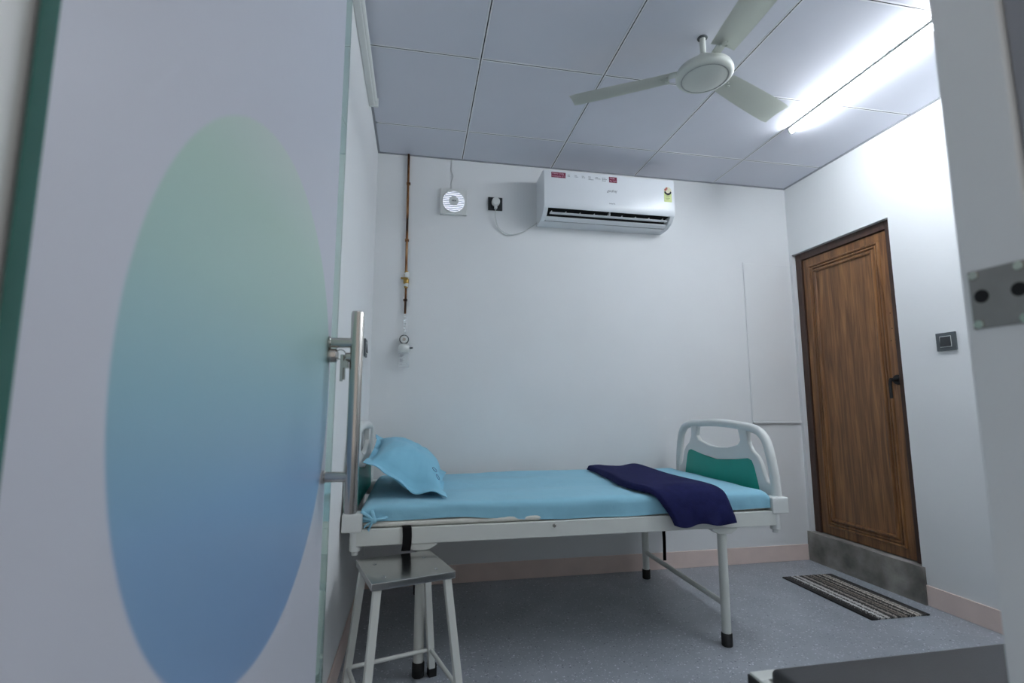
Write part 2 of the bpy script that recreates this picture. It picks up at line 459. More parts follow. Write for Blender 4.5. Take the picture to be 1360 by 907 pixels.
# wall angles carrying the tile edges, grey also paints in the shadow gap
ANGLE = mat('edge_angle_grey', (158, 161, 167), .5, var=.05, vscale=20)
struct(obj('trim_1', bbox_bm(XL, XR, D-.011, D, H-.004, H+.012, 0), ANGLE))
struct(obj('trim_2', bbox_bm(XL, XL+.011, YF1, D-.011, H-.004, H+.012, 0), ANGLE))
struct(obj('trim_3', bbox_bm(XR-.011, XR, YF1, D-.011, H-.004, H+.012, 0), ANGLE))

# faint flush panel on the back wall beside the door
pn = obj('trim_4', bbox_bm(2.268, 2.634, D-.006, D, .925, 2.035, .002, 1), WALL)
struct(pn, 'flush white painted panel on the back wall')
obj('bottom_ledge', bbox_bm(2.262, 2.636, D-.016, D, .908, .924, .003, 2), WALL, pn)
obj('side_bead', bbox_bm(2.258, 2.267, D-.009, D, .925, 2.04, .002, 1), WALL, pn)

# ------------------------------------------------------------------ wooden door
door = bpy.data.objects.new('door_1', None); COL.objects.link(door); struct(door, 'brown wooden door with moulded border and dark frame')
XD = XR + .028          # frame face
FW = .05
bm = bmesh.new(); box(bm, XD, XD+.07, DY1-FW, DY1, DZ0, DZ1); bevel(bm, .004); obj('jamb', bm, DARKWOOD, door)
bm = bmesh.new(); box(bm, XD, XD+.07, DY0, DY0+FW, DZ0, DZ1); bevel(bm, .004); obj('jamb', bm, DARKWOOD, door)
bm = bmesh.new(); box(bm, XD, XD+.07, DY0+FW, DY1-FW, DZ1-FW, DZ1); bevel(bm, .004); obj('door_head', bm, DARKWOOD, door)
LY0, LY1, LZ0, LZ1 = DY0+FW+.003, DY1-FW-.003, DZ0+.004, DZ1-FW-.003
XLF = XD + .012
leaf = obj('door_leaf', bbox_bm(XLF, XLF+.035, LY0, LY1, LZ0, LZ1, .002, 1), WOOD, door)
def moulding(inset, w, h, nm):
    y0, y1, z0, z1 = LY0+inset, LY1-inset, LZ0+inset, LZ1-inset
    bm = bmesh.new()
    prof = [(0, 0), (w*.2, h*.8), (w*.5, h), (w*.8, h*.8), (w, 0)]
    rings = []
    for (cy_, cz_, sy_, sz_) in ((y0, z0, 1, 1), (y1, z0, -1, 1), (y1, z1, -1, -1), (y0, z1, 1, -1)):
        rings.append([bm.verts.new((XLF-p[1]+.0005, cy_+sy_*p[0], cz_+sz_*p[0])) for p in prof])
    for i in range(4):
        A, B = rings[i], rings[(i+1) % 4]
        for k in range(len(prof)-1): bm.faces.new((A[k], A[k+1], B[k+1], B[k]))
    return obj(nm, bm, WOOD, leaf)
moulding(.050, .018, .011, 'moulding'); moulding(.070, .016, .009, 'moulding'); moulding(.089, .024, .014, 'moulding')
# lever handle
hd = bmesh.new(); lathe(hd, [(.026, XLF-.010), (.028, XLF-.006), (.028, XLF)], 24, (0, 2.366, 1.175), 'x')
tube(hd, [(XLF-.008, 2.366, 1.175), (XLF-.042, 2.366, 1.175)], .010, 12)
tube(hd, smooth_path([(XLF-.042, 2.366, 1.178), (XLF-.046, 2.372, 1.172), (XLF-.046, 2.376, 1.14), (XLF-.045, 2.376, 1.07)], 6), [.009]*12+[.008]*7, 10)
dh = obj('door_handle', hd, BLACK_RUBBER, leaf, 50); dh['label'] = 'black lever handle'
for hy, hz in ((2.375, 1.56), (2.372, 1.47), (2.385, 1.40), (2.357, 1.40), (2.357, 1.385)):
    bm = bmesh.new(); lathe(bm, [(.003, XLF-.001), (.003, XLF)], 10, (0, hy, hz), 'x'); obj('screw_hole', bm, DARK, leaf)

# cement step below it
bm = bmesh.new(); n = 14
box(bm, XR-.016, XR+.118, 2.283, D-.003, 0, DZ0-.002)
bmesh.ops.subdivide_edges(bm, edges=bm.edges[:], cuts=9, use_grid_fill=True)
for v in bm.verts:
    if v.co.z > .01 and v.co.x < XR: v.co += Vector((noise.noise(v.co*9)*.006, 0, noise.noise(v.co*14)*.004 if v.co.z > .17 else 0))
tag(obj('door_step', bm, CEMENT), 'rough grey cement step below the wooden door', 'step')

# ================================================================== GLASS DOOR standing open on the left
A = Vector((-.2569, .377, 0)); B = Vector((-.1924, 1.2748, 0))
DL = (B-A).length; ang = math.atan2((B-A).y, (B-A).x)
# local x runs along the door from its hinge edge, local -y faces the room
gd = thing('glass_door', 'open glass door covered with white film and a green to blue disc', 'door', A, ang)
GZ0, GZ1 = .012, 2.19
obj('glass_panel', bbox_bm(.0015, DL, .0015, .0125, GZ0, GZ1, .0006, 1), GLASS, gd)
obj('edge_strip', bbox_bm(0, .0014, .0, .0125, GZ0, GZ1, 0), GLASS_EDGE, gd)['label'] = 'polished green glass edge'
obj('printed_film', bbox_bm(.0016, DL-.068, .0004, .0012, GZ0, GZ1, 0), FILM, gd)['label'] = 'white printed film with a green to blue disc'
for z0, z1 in ((GZ0-.006, .11), (2.09, GZ1+.006)):
    obj('patch_fitting', bbox_bm(.002, .165, -.010, .0148, z0, z1, .001, 2), CHROME, gd)
# pull handle with lock
s = .812; off = -.062
ph = thing('pull_handle_tmp', '', '')
bpy.data.objects.remove(ph, do_unlink=True)
bm = bmesh.new(); tube(bm, [(s, off, .795), (s, off, .799), (s, off, 1.242), (s, off, 1.246)], [.0125, .0145, .0145, .0125], 28)
bar = obj('pull_handle', bm, CHROME, gd, 40); bar['label'] = 'long brushed steel pull handle'
for z in (1.173, .8736):
    bm = bmesh.new(); lathe(bm, [(.0145, .0), (.0145, -.004), (.0115, -.006), (.0115, off+.006)], 24, (s, 0, z), 'y')
    obj('standoff', bm, CHROME, bar, 40)
bm = bmesh.new(); lathe(bm, [(.016, .0), (.016, -.016), (.0135, -.019)], 24, (s+.004, 0, 1.144), 'y')
lk = obj('lock_cylinder', bm, CHROME, bar, 40)
bm = bmesh.new(); lathe(bm, [(.009, -.044), (.011, -.04), (.011, off+.005)], 20, (s+.002, 0, 1.140), 'y')
box(bm, s-.012, s+.016, -.046, -.036, 1.115, 1.131); obj('lock_bolt', bm, CHROME, bar, 40)
for k, dx_ in enumerate((0, .0045)):
    bm = bmesh.new(); box(bm, s-.002+dx_, s-.0008+dx_, -.034-.004*k, -.027-.004*k, 1.085+.004*k, 1.146); bevel(bm, .0004, 1)
    obj('key', bm, CHROME, bar)
bm = bmesh.new()
tube(bm, [(s, -.027+.011*math.cos(a), 1.146+.011*math.sin(a)) for a in (2*math.pi*k/20 for k in range(20))], .0012, 6, closed=True)
obj('key_ring', bm, CHROME, bar)

# ================================================================== BED
bed = thing('hospital_bed', 'white steel hospital bed with teal inset plastic end boards', 'bed', (0, 0, 0))
BX0, BX1, BY0, BY1 = -.215, 1.60, 2.055, 2.965
for y0, y1 in ((BY0, BY0+.032), (BY1-.032, BY1)):
    obj('side_rail', bbox_bm(BX0, BX1, y0, y1, .496, .560, .004, 2), WHITE_ENAMEL, bed)
for x0, x1 in ((BX0, BX0+.03), (BX1-.03, BX1)):
    obj('end_rail', bbox_bm(x0, x1, BY0+.033, BY1-.033, .496, .558, .004, 2), WHITE_ENAMEL, bed)
obj('deck', bbox_bm(BX0+.031, BX1-.031, BY0+.033, BY1-.033, .535, .556, .002, 1), WHITE_ENAMEL, bed)
for bx in (.57, .60):
    bm = bmesh.new(); lathe(bm, [(.006, BY0-.004), (.008, BY0-.001), (.008, BY0)], 14, (.57, 0, .541), 'y')
    if bx == .57: obj('bolt', bm, CHROME, bed)
    else: bm.free()
def leg(x, y):
    bm = bmesh.new(); tube(bm, [(x, y, .03), (x, y, .494)], .0195, 20)
    l = obj('leg', bm, WHITE_ENAMEL, bed, 40)
    bm = bmesh.new(); lathe(bm, [(.021, 0), (.0235, .004), (.0235, .05), (.021, .054)], 20, (x, y, 0)); obj('rubber_foot', bm, BLACK_RUBBER, l, 40)
    bm = bmesh.new(); prism(bm, [(x-.062, .4955), (x-.062, .488), (x-.03, .470), (x+.03, .470), (x+.062, .488), (x+.062, .4955)], y-.028, y+.028, 'xz'); bevel(bm, .003)
    obj('leg_plate', bm, WHITE_ENAMEL, l)
FX, HX = 1.348, .032
for x, y in ((FX, 2.088), (1.385, 2.94), (HX, 2.088), (HX, 2.94)): leg(x, y)
bm = bmesh.new(); tube(bm, [(FX, 2.105, .170), (1.385, 2.925, .150)], .0125, 14); obj('stretcher', bm, WHITE_ENAMEL, bed, 40)
bm = bmesh.new(); tube(bm, [(HX, 2.105, .170), (HX, 2.925, .150)], .0125, 14); obj('stretcher', bm, WHITE_ENAMEL, bed, 40)

def end_board(nm, X, sgn):
    """plastic end board in the plane x = X; sgn +1: its inside faces -x (foot end)"""
    Y0, Y1 = 2.088, 2.952
    YC = (Y0+Y1)/2; hw = (Y1-Y0)/2
    def mir(p): return [(a, c) for a, c in p] + [(-a, c) for a, c in p[::-1]]
    bm = bmesh.new()
    half = [(-hw+.000, .60), (-hw+.006, .70), (-hw+.030, .815), (-hw+.062, .880), (-hw+.125, .915), (-hw+.26, .929), (0, .936)]
    full = half + [(-a, c) for a, c in half[:-1][::-1]]
    pth = smooth_path([(X, YC+a, c) for a, c in full], 7)
    tube(bm, pth, .0215, 16)
    # inner plate: concave top edge, shoulders curving out to the tube
    P = [(-.432, .600), (-.432, .655), (-.402, .668), (-.380, .675), (-.366, .70), (-.350, .75), (-.325, .785), (-.285, .812), (-.262, .85), (-.258, .915), (-.185, .915), (-.203, .855), (-.182, .832), (-.09, .810), (0, .805)]
    poly = [(YC+a, c) for a, c in P] + [(YC-a, c) for a, c in P[:-1][::-1]]
    # as vertical strips so that the concave outline triangulates well
    lo = [bm.verts.new((X-.014, a, c)) for a, c in poly]; hi = [bm.verts.new((X+.014, a, c)) for a, c in poly]
    f1 = bm.faces.new(lo[::-1]); f2 = bm.faces.new(hi); N = len(poly)
    sides = [bm.faces.new((lo[i], lo[(i+1) % N], hi[(i+1) % N], hi[i])) for i in range(N)]
    bm.normal_update()
    es = set(f1.edges) | set(f2.edges)
    bmesh.ops.bevel(bm, geom=list(es), offset=.007, segments=3, profile=.5, affect='EDGES', clamp_overlap=True)
    bmesh.ops.triangulate(bm, faces=[f for f in bm.faces if len(f.verts) > 4])
    o = obj(nm, bm, WHITE_PLASTIC, bed, 50)
    # teal inset, both faces
    ip = [(-.338, .610), (-.330, .650), (-.304, .735), (-.288, .763), (-.262, .771), (-.17, .757), (-.08, .743), (0, .739)]
    poly = [(YC+a, c) for a, c in ip] + [(YC-a, c) for a, c in ip[:-1][::-1]]
    bm = bmesh.new(); prism(bm, poly, X-.0165, X+.0165, 'yz')
    bmesh.ops.triangulate(bm, faces=[f for f in bm.faces if len(f.verts) > 4])
    q = obj('inset_panel', bm, TEAL, o); q['label'] = 'teal inset panel'
    # corner clamps with pegs
    for y in (Y0-.004, Y1-.004):
        bm = bmesh.new(); box(bm, X-.055 if sgn > 0 else X-.022, X+.028 if sgn > 0 else X+.055, y-.035, y+.035, .548, .618); bevel(bm, .006, 3)
        c = obj('corner_clamp', bm, WHITE_PLASTIC, o)
        px_ = X-.028*sgn
        bm = bmesh.new(); tube(bm, [(px_, y-.008, .548), (px_, y-.008, .478), (px_, y-.008, .474), (px_, y-.008, .462)], [.022, .021, .013, .012], 18); obj('peg', bm, WHITE_PLASTIC, c, 40)
    return o
end_board('footboard', 1.638, 1)
end_board('headboard', -.246, -1)

# straps
def strap(pts, w=.0175, nm='strap'):
    bm = bmesh.new(); prev = None
    for i, (x, y, z) in enumerate(pts):
        cur = [bm.verts.new((x-w, y, z)), bm.verts.new((x+w, y, z))]
        if prev: bm.faces.new((prev[0], prev[1], cur[1], cur[0]))
        prev = cur
    bmesh.ops.solidify(bm, geom=bm.faces[:], thickness=.003)
    return obj(nm, bm, BLACK_STRAP, bed)
strap([(-.028, 2.085, .5645), (-.026, 2.058, .5645), (-.023, 2.050, .561), (-.021, 2.048, .53), (-.022, 2.047, .50), (-.026, 2.048, .474)])
strap([(1.43, 2.80, .53), (1.432, 2.80, .40), (1.437, 2.80, .27), (1.436, 2.80, .14)], .010)

# mattress + fitted sheet
mt = tag(obj('mattress', bbox_bm(-.200, 1.575, 2.082, 2.935, .5605, .622, .012, 3), MATTRESS), 'thin cream mattress on the hospital bed under the sheet', 'mattress')
bm = bmesh.new(); tube(bm, [(-.19 + .72*k/24, 2.0705+.002*math.sin(k*1.3), .5735) for k in range(25)], [.006]+[.0115]*23+[.006], 10)
obj('piping', bm, MATTRESS, mt, 60)
def sheet():
    X0, X1, Y0, Y1, ZT = -.212, 1.598, 2.066, 2.95, .646
    bm = bmesh.new(); NX, = (150,)
    prof = []
    zb = .568
    r = .03
    prof.append((Y1, zb)); prof.append((Y1, zb+.02))
    for k in range(5):
        a = math.pi/2*k/4; prof.append((Y1-r+r*math.cos(a), ZT-r+r*math.sin(a)))
    for k in range(1, 40): prof.append((Y1-r-(Y1-Y0-2*r)*k/40, ZT))
    for k in range(5):
        a = math.pi/2*k/4; prof.append((Y0+r-r*math.sin(a), ZT-r+r*math.cos(a)))
    for k in range(1, 6): prof.append((Y0, ZT-r-(ZT-r-zb)*k/5))
    rows = []
    for i in range(NX+1):
        u = i/NX; row = []
        # rounded ends
        e = min(u, 1-u)*(X1-X0); sh = 1.0
        if e < .045: sh = math.sqrt(max(0, 1-((.045-e)/.045)**2))
        x = X0+u*(X1-X0)
        for y, z in prof:
            zz = zb + (z-zb)*(.18+.82*sh) if e < .045 else z
            yy = y
            if e < .045:
                yc_ = (Y0+Y1)/2; yy = yc_+(y-yc_)*(1-.016*(1-sh))
            p = Vector((x, yy, zz))
            top = (z-zb)/(ZT-zb)
            # puckers and long soft folds
            w = 0
            w += .0035*noise.noise(Vector((x*3.2, y*7, 1.7)))
            fold = math.sin((y*17 + x*2.4 + 1.6*noise.noise(Vector((x*2, y*2, 4)))))*math.exp(-((x-.45)/.5)**2)*(1 if y > 2.35 else .3)
            w += .0065*fold
            w += .0022*noise.noise(Vector((x*11, y*5, 3.1)))
            side = 1 if y < Y0+.01 else 0
            if side:
                p.y += .006*noise.noise(Vector((x*6, z*14, 8.2))) + .004*noise.noise(Vector((x*22, z*9, 2.2))) - .004
                lowx = .006*math.sin(x*5+.6) + .007*noise.noise(Vector((x*4, 0, 5)))
                p.z += (1-top)*(lowx*.7 + .016*max(0, min(1, (.45-x)/.25)))
            else: p.z += w*top
            row.append(bm.verts.new(p))
        rows.append(row)
    for a, c in zip(rows, rows[1:]):
        for k in range(len(prof)-1):
            f = bm.faces.new((a[k], a[k+1], c[k+1], c[k])); f.smooth = True
    for row in (rows[0], rows[-1]):
        bm.faces.new(row)
    return obj('bed_sheet', bm, SHEET, None, 60)
sh = tag(sheet(), 'sky blue cotton sheet stretched over the mattress', 'sheet')
# tied corner of the sheet
bm = bmesh.new()
K = Vector((-.148, 2.050, .592))
for dx_, dz_, r0 in ((-.050, .030, .010), (-.048, .010, .010), (.050, .006, .009), (-.012, .034, .008)):
    pts = smooth_path([K, K+Vector((dx_*.5, .004, dz_*.6)), K+Vector((dx_, .017, dz_))], 5)
    tube(bm, pts, [.008 + (r0-.008)*k/(len(pts)-1) for k in range(len(pts)-1)] + [r0*.5], 8, sy=.7)
for dx_, dz_ in ((-.020, -.034), (-.034, -.022)):
    tube(bm, smooth_path([K, K+Vector((dx_*.5, -.004, dz_*.4)), K+Vector((dx_, -.001, dz_))], 5), [.007]*5+[.009]*5+[.012], 8, sy=.35)
lathe(bm, [(.003, -.011), (.011, -.007), (.012, 0), (.010, .007), (.003, .011)], 12, K, 'y')
obj('knot', bm, SHEET, sh, 70)['label'] = 'knotted corner of the sheet'

# pillow leaning on the headboard
def pillow():
    NL, NR, BR_, BL = Vector((-.207, 2.16, .800)), Vector((.134, 2.125, .655)), Vector((.170, 2.80, .668)), Vector((-.208, 2.80, .876))
    N = 48; bm = bmesh.new(); nrm = (NR-NL).cross(BL-NL).normalized()
    def layer(sgn):
        g = []
        for i in range(N+1):
            row = []
            for j in range(N+1):
                u, v = i/N, j/N
                # sides pulled in between the corners
                pu = u + (u-.5)*-.10*math.sin(math.pi*v); pv = v + (v-.5)*-.09*math.sin(math.pi*u)
                p = (NL*(1-pu)*(1-pv) + NR*pu*(1-pv) + BR_*pu*pv + BL*(1-pu)*pv)
                a, c = abs(2*u-1), abs(2*v-1)
                fl = .86
                ea, ec = min(1, a/fl), min(1, c/fl)
                t = max(0, (1-ea**2.6))**.55 * max(0, (1-ec**2.6))**.55
                hgt = (.098 if sgn > 0 else .055)*t + .0016
                if sgn > 0:
                    hgt += t*(.006*noise.noise(Vector((u*7, v*7, 3))) + .004*noise.noise(Vector((u*16, v*5, 9))))
                edge = max(a, c)
                wav = max(0, edge-.8)/.2
                # rippled flange; the front hem sags in the middle
                cf_ = max(0, 1-max(0, min(a, c)-.55)/.3)
                rip = cf_*.012*wav*math.sin(v*17+1)*(1 if a > c else 0) + cf_*.010*wav*math.sin(u*15+.5)*(1 if c >= a else 0)
                sag = -.050*math.exp(-((u-.55)/.17)**2)*max(0, 1-v/.28)
                q = p + nrm*(sgn*hgt + rip) + Vector((0, 0, sag))
                if q.z < .6535: q.z = .6535 + .0012*(1 if sgn > 0 else 0)
                row.append(bm.verts.new(q))
            g.append(row)
        return g
    T, Bo = layer(1), layer(-1)
    for g, s_ in ((T, 1), (Bo, -1)):
        for i in range(N):
            for j in range(N):
                q = (g[i][j], g[i+1][j], g[i+1][j+1], g[i][j+1])
                f = bm.faces.new(q if s_ > 0 else q[::-1]); f.smooth = True
    rim = [(i, 0) for i in range(N)] + [(N, j) for j in range(N)] + [(i, N) for i in range(N, 0, -1)] + [(0, j) for j in range(N, 0, -1)]
    for k in range(len(rim)):
        a, c = rim[k], rim[(k+1) % len(rim)]
        bm.faces.new((T[a[0]][a[1]], Bo[a[0]][a[1]], Bo[c[0]][c[1]], T[c[0]][c[1]]))
    o = obj('pillow', bm, PILLOW, None, 80)
    tag(o, 'sky blue pillow with flanged case leaning on the headboard', 'pillow')
    # small printed emblem near the right front corner
    a = T[int(N*.845)][int(N*.20)].co.copy() if False else None
    return o
pil = pillow()
me = pil.data
def pil_pt(u, v): return me.vertices[int(round(u*48))*49 + int(round(v*48))].co.copy(), me.vertices[int(round(u*48))*49 + int(round(v*48))].normal.copy()
bm = bmesh.new()
for (u, v) in ((.80, .20), (.86, .17)):
    c, n_ = pil_pt(u, v)
    if n_.z < 0: n_ = -n_
    s1 = n_.orthogonal().normalized(); s2 = n_.cross(s1)
    tube(bm, [c + n_*.0022 + (s1*math.cos(t)+s2*math.sin(t))*.013 for t in (2*math.pi*k/18 for k in range(18))], .0011, 5, closed=True)
obj('printed_emblem', bm, mat('navy_ink', (52, 72, 122), .7, var=.05), pil)['label'] = 'small navy ring emblem'

# folded navy blanket hanging over the front edge
def blanket():
    # centre line along v (back -> front -> down), each with x0, x1, y, z (bottom surface)
    st = [(.995, 1.330, 2.86, .654), (1.000, 1.332, 2.74, .654), (.985, 1.328, 2.58, .654), (.970, 1.328, 2.42, .654), (.955, 1.330, 2.28, .654),
          (.960, 1.338, 2.17, .655), (.985, 1.345, 2.095, .655), (1.018, 1.352, 2.056, .642), (1.048, 1.363, 2.040, .60), (1.075, 1.372, 2.035, .56), (1.090, 1.378, 2.034, .528)]
    a = smooth_path([(s_[0], s_[2], s_[3]) for s_ in st], 6); c = smooth_path([(s_[1], s_[2], s_[3]) for s_ in st], 6)
    n = len(a); NU = 36; bm = bmesh.new(); th = .026
    tops, bots = [], []
    for i in range(n):
        t = (a[min(i+1, n-1)]-a[max(i-1, 0)]).normalized()
        side = (c[i]-a[i]).normalized(); nr = t.cross(side); 
        if nr.z < 0 and abs(nr.z) > .2: nr = -nr
        if nr.y > 0 and abs(nr.z) <= .2: nr = -nr
        rt, rb = [], []
        for j in range(NU+1):
            u = j/NU; p = a[i].lerp(c[i], u)
            e = min(u, 1-u)*2
            edge = math.sqrt(max(0, 1-max(0, 1-e/.10)**2))
            hh = th*(.25+.75*edge)
            hh += .006*edge*noise.noise(Vector((u*4, i*.10, 2))) + .004*edge*math.sin(u*9 + i*.06)
            hang = max(0, (i-(n-22))/22)
            hh += hang*.012*edge*max(0, math.sin(u*7.5+.6))
            q = p + nr*hh
            b_ = p + nr*.002
            if i > n-8: b_.z -= .004*math.sin(u*11); q.z -= .006*math.sin(u*11)+.004
            rt.append(bm.verts.new(q)); rb.append(bm.verts.new(b_))
        tops.append(rt); bots.append(rb)
    for i in range(n-1):
        for j in range(NU):
            for g, rev in ((tops, 0), (bots, 1)):
                q = (g[i][j], g[i+1][j], g[i+1][j+1], g[i][j+1]); f = bm.faces.new(q[::-1] if rev else q); f.smooth = True
        for j in (0, NU):
            bm.faces.new((tops[i][j], tops[i+1][j], bots[i+1][j], bots[i][j])).smooth = True
    for i in (0, n-1):
        for j in range(NU): bm.faces.new((tops[i][j], tops[i][j+1], bots[i][j+1], bots[i][j]))
    return obj('blanket', bm, NAVY, None, 60)
tag(blanket(), 'folded navy blue blanket laid across the bed and hanging over its front rail', 'blanket')

# ================================================================== STOOL
ST = thing('stool', 'small stool with stainless steel top and splayed white legs beside the bed', 'stool', (-.028, 1.885, 0), math.radians(16))
hs = .141
bm = bmesh.new(); box(bm, -hs, hs, -hs, hs, .447, .470); bevel(bm, .0025, 2); obj('seat', bm, STEEL_PLATE, ST)['label'] = 'shiny stainless steel seat plate'
for rx, ry in ((-.09, .06), (.09, .06), (-.09, -.085), (.09, -.085)):
    bm = bmesh.new(); lathe(bm, [(.007, .4702), (.006, .4715), (.002, .472)], 14, (rx, ry, 0)); obj('rivet', bm, STEEL_PLATE, ST, 60)
def leg_at(sx_, sy_, z):
    t = 1 - z/.447
    h_ = .118 + (.163-.118)*t
    return Vector((sx_*h_, sy_*h_, z))
for sx_, sy_ in ((1, 1), (1, -1), (-1, 1), (-1, -1)):
    p0, p1 = leg_at(sx_, sy_, .028), leg_at(sx_, sy_, .4465)
    bm = bmesh.new(); w = .0125
    lo = [bm.verts.new(p0+Vector((a*w, c*w, 0))) for a, c in ((-1,-1),(1,-1),(1,1),(-1,1))]
    hi = [bm.verts.new(p1+Vector((a*w, c*w, 0))) for a, c in ((-1,-1),(1,-1),(1,1),(-1,1))]
    bm.faces.new(lo[::-1]); bm.faces.new(hi)
    for k in range(4): bm.faces.new((lo[k], lo[(k+1)%4], hi[(k+1)%4], hi[k]))
    bevel(bm, .003, 2)
    l = obj('leg', bm, WHITE_ENAMEL, ST)
    q = leg_at(sx_, sy_, 0)
    obj('rubber_foot', bbox_bm(q.x-.0155, q.x+.0155, q.y-.0155, q.y+.0155, 0, .045, .003, 2), BLACK_RUBBER, l)
for a, c in (((1,1),(1,-1)), ((1,-1),(-1,-1)), ((-1,-1),(-1,1)), ((-1,1),(1,1))):
    bm = bmesh.new(); p0, p1 = leg_at(*a, .10), leg_at(*c, .10); d_ = (p1-p0).normalized()*.012
    tube(bm, [p0+d_, p1-d_], .0075, 12); obj('stretcher', bm, WHITE_ENAMEL, ST, 40)

# ================================================================== COUCH in the near right corner
CX0, CX1, CY0, CY1 = .694, 2.50, .462, 1.002
bn = thing('examination_couch', 'low couch with charcoal vinyl pad on white steel frame in the foreground', 'couch', (0, 0, 0))
obj('cushion', bbox_bm(CX0+.0215, CX1-.022, CY0+.026, CY1-.034, .452, .505, .016, 4), VINYL, bn, 40)['label'] = 'charcoal vinyl padded top'
for y0, y1 in ((CY0, CY0+.025), (CY1-.033, CY1)):
    obj('side_rail', bbox_bm(CX0, CX1, y0, y1, .442, .482, .003, 2), WHITE_ENAMEL, bn)
for x0, x1 in ((CX0, CX0+.0205), (CX1-.0205, CX1)):
    obj('end_rail', bbox_bm(x0, x1, CY0+.0255, CY1-.0335, .442, .482, .003, 2), WHITE_ENAMEL, bn)
obj('deck', bbox_bm(CX0+.021, CX1-.021, CY0+.0255, CY1-.0335, .440, .4515, 0), WHITE_ENAMEL, bn)
for y0, y1 in ((CY0, CY0+.025), (CY1-.033, CY1)):
    obj('end_cap', bbox_bm(CX0-.005, CX0-.0002, y0, y1, .440, .478, .001, 1), BLACK_RUBBER, bn)
for x in (CX0+.05, CX1-.05):
    for y in (CY0+.04, CY1-.03):
        bm = bmesh.new(); tube(bm, [(x, y, .02), (x, y, .4395)], .016, 16); l = obj('leg', bm, WHITE_ENAMEL, bn, 40)
        bm = bmesh.new(); lathe(bm, [(.018, 0), (.019, .03), (.0165, .032)], 16, (x, y, 0)); obj('rubber_foot', bm, BLACK_RUBBER, l, 40)

# ================================================================== MAT
dm = thing('door_mat', 'striped grey doormat with black borders on the floor before the wooden door', 'mat', (2.357, 2.485, 0), math.radians(-.5))
obj('woven_field', bbox_bm(-.134, .15, -.303, .303, 0, .0085, .003, 2), STRIPES, dm)
obj('border', bbox_bm(-.170, -.1345, -.305, .305, 0, .0075, .003, 2), BLACK_RUBBER, dm)
obj('border', bbox_bm(.1505, .168, -.305, .305, 0, .0075, .003, 2), BLACK_RUBBER, dm)

# ================================================================== AIR CONDITIONER
ax0, ax1 = .752, 1.636; AYW = D-.0005; AYF = D-.205
ac = thing('air_conditioner', 'white split air conditioner mounted high on the back wall', 'air conditioner', ((ax0+ax1)/2, D, 2.2))
ac.location = (0, 0, 0)
# body side profile (y, z), with the outlet cut out of the lower front
bm = bmesh.new()
prof = [(AYW, 2.200), (AYW, 2.505), (AYF+.03, 2.508), (AYF+.012, 2.502), (AYF+.012, 2.266), (D-.105, 2.266), (D-.10, 2.203)]
prism(bm, prof, ax0+.03, ax1-.03, 'yz')
obj('body', bm, AC_PLASTIC, ac)
for x0, x1 in ((ax0, ax0+.03), (ax1-.03, ax1)):
    bm = bmesh.new()
    prism(bm, [(AYW, 2.200), (AYW, 2.505), (AYF+.03, 2.508), (AYF+.010, 2.500), (AYF+.004, 2.262), (AYF+.022, 2.240), (AYF+.05, 2.218), (D-.10, 2.201)], x0, x1, 'yz'); bevel(bm, .004, 2)
    obj('side_cheek', bm, AC_PLASTIC, ac)
bm = bmesh.new()
prism(bm, [(AYF+.011, 2.504), (AYF+.001, 2.500), (AYF-.003, 2.47), (AYF-.004, 2.30), (AYF-.001, 2.270), (AYF+.006, 2.256), (AYF+.011, 2.256)], ax0+.001, ax1-.001, 'yz'); bevel(bm, .003, 2)
fp = obj('front_panel', bm, AC_PLASTIC, ac, 40)
obj('outlet_cavity', bbox_bm(ax0+.0305, ax1-.0305, AYF+.013, D-.110, 2.2605, 2.2655, 0), DARK, ac)
obj('outlet_cavity', bbox_bm(ax0+.0305, ax1-.0305, D-.112, D-.1055, 2.204, 2.2600, 0), DARK, ac)
bm = bmesh.new(); prism(bm, [(AYF+.020, 2.233), (AYF+.025, 2.237), (AYF+.036, 2.2335), (AYF+.039, 2.227), (AYF+.036, 2.2255), (AYF+.024, 2.2285)], ax0+.045, ax1-.045, 'yz')
obj('louvre', bm, AC_VANE, ac)
bm = bmesh.new(); prism(bm, [(AYF+.066, 2.223), (AYF+.066, 2.2165), (D-.113, 2.2025), (D-.113, 2.212)], ax0+.0305, ax1-.0305, 'yz'); obj('outlet_lip', bm, AC_PLASTIC, ac)
for k in range(9):
    x = ax0+.055+k*.094
    obj('fin', bbox_bm(x, x+.003, AYF+.026, AYF+.05, 2.2375, 2.246, 0), AC_VANE, ac)
obj('vane_bracket', bbox_bm(1.19, 1.195, AYF+.018, AYF+.05, 2.2375, 2.2600, 0), AC_VANE, ac)
YS = AYF-.0042
FR = (math.pi/2, 0, 0)
def sticker(nm, x0, x1, z0, z1, m, parent=fp): return obj(nm, bbox_bm(x0, x1, YS-.0004, YS+.002, z0, z1, 0), m, parent)
s1_ = sticker('sticker', .800, .893, 2.452, 2.487, MAROON)
text_part('print', 'Heavy Duty', .0165, (.804, YS-.0008, 2.4785), FR, PINK_INK, ac, 'LEFT')
text_part('print', 'Cooling At 52°C', .0130, (.804, YS-.0008, 2.461), FR, PINK_INK, ac, 'LEFT')
s2_ = sticker('sticker', 1.183, 1.236, 2.450, 2.487, MAROON)
text_part('print', 'Made', .0160, (1.187, YS-.0008, 2.4775), FR, PINK_INK, ac, 'LEFT')
text_part('print', 'For India', .0125, (1.187, YS-.0008, 2.4605), FR, PINK_INK, ac, 'LEFT')
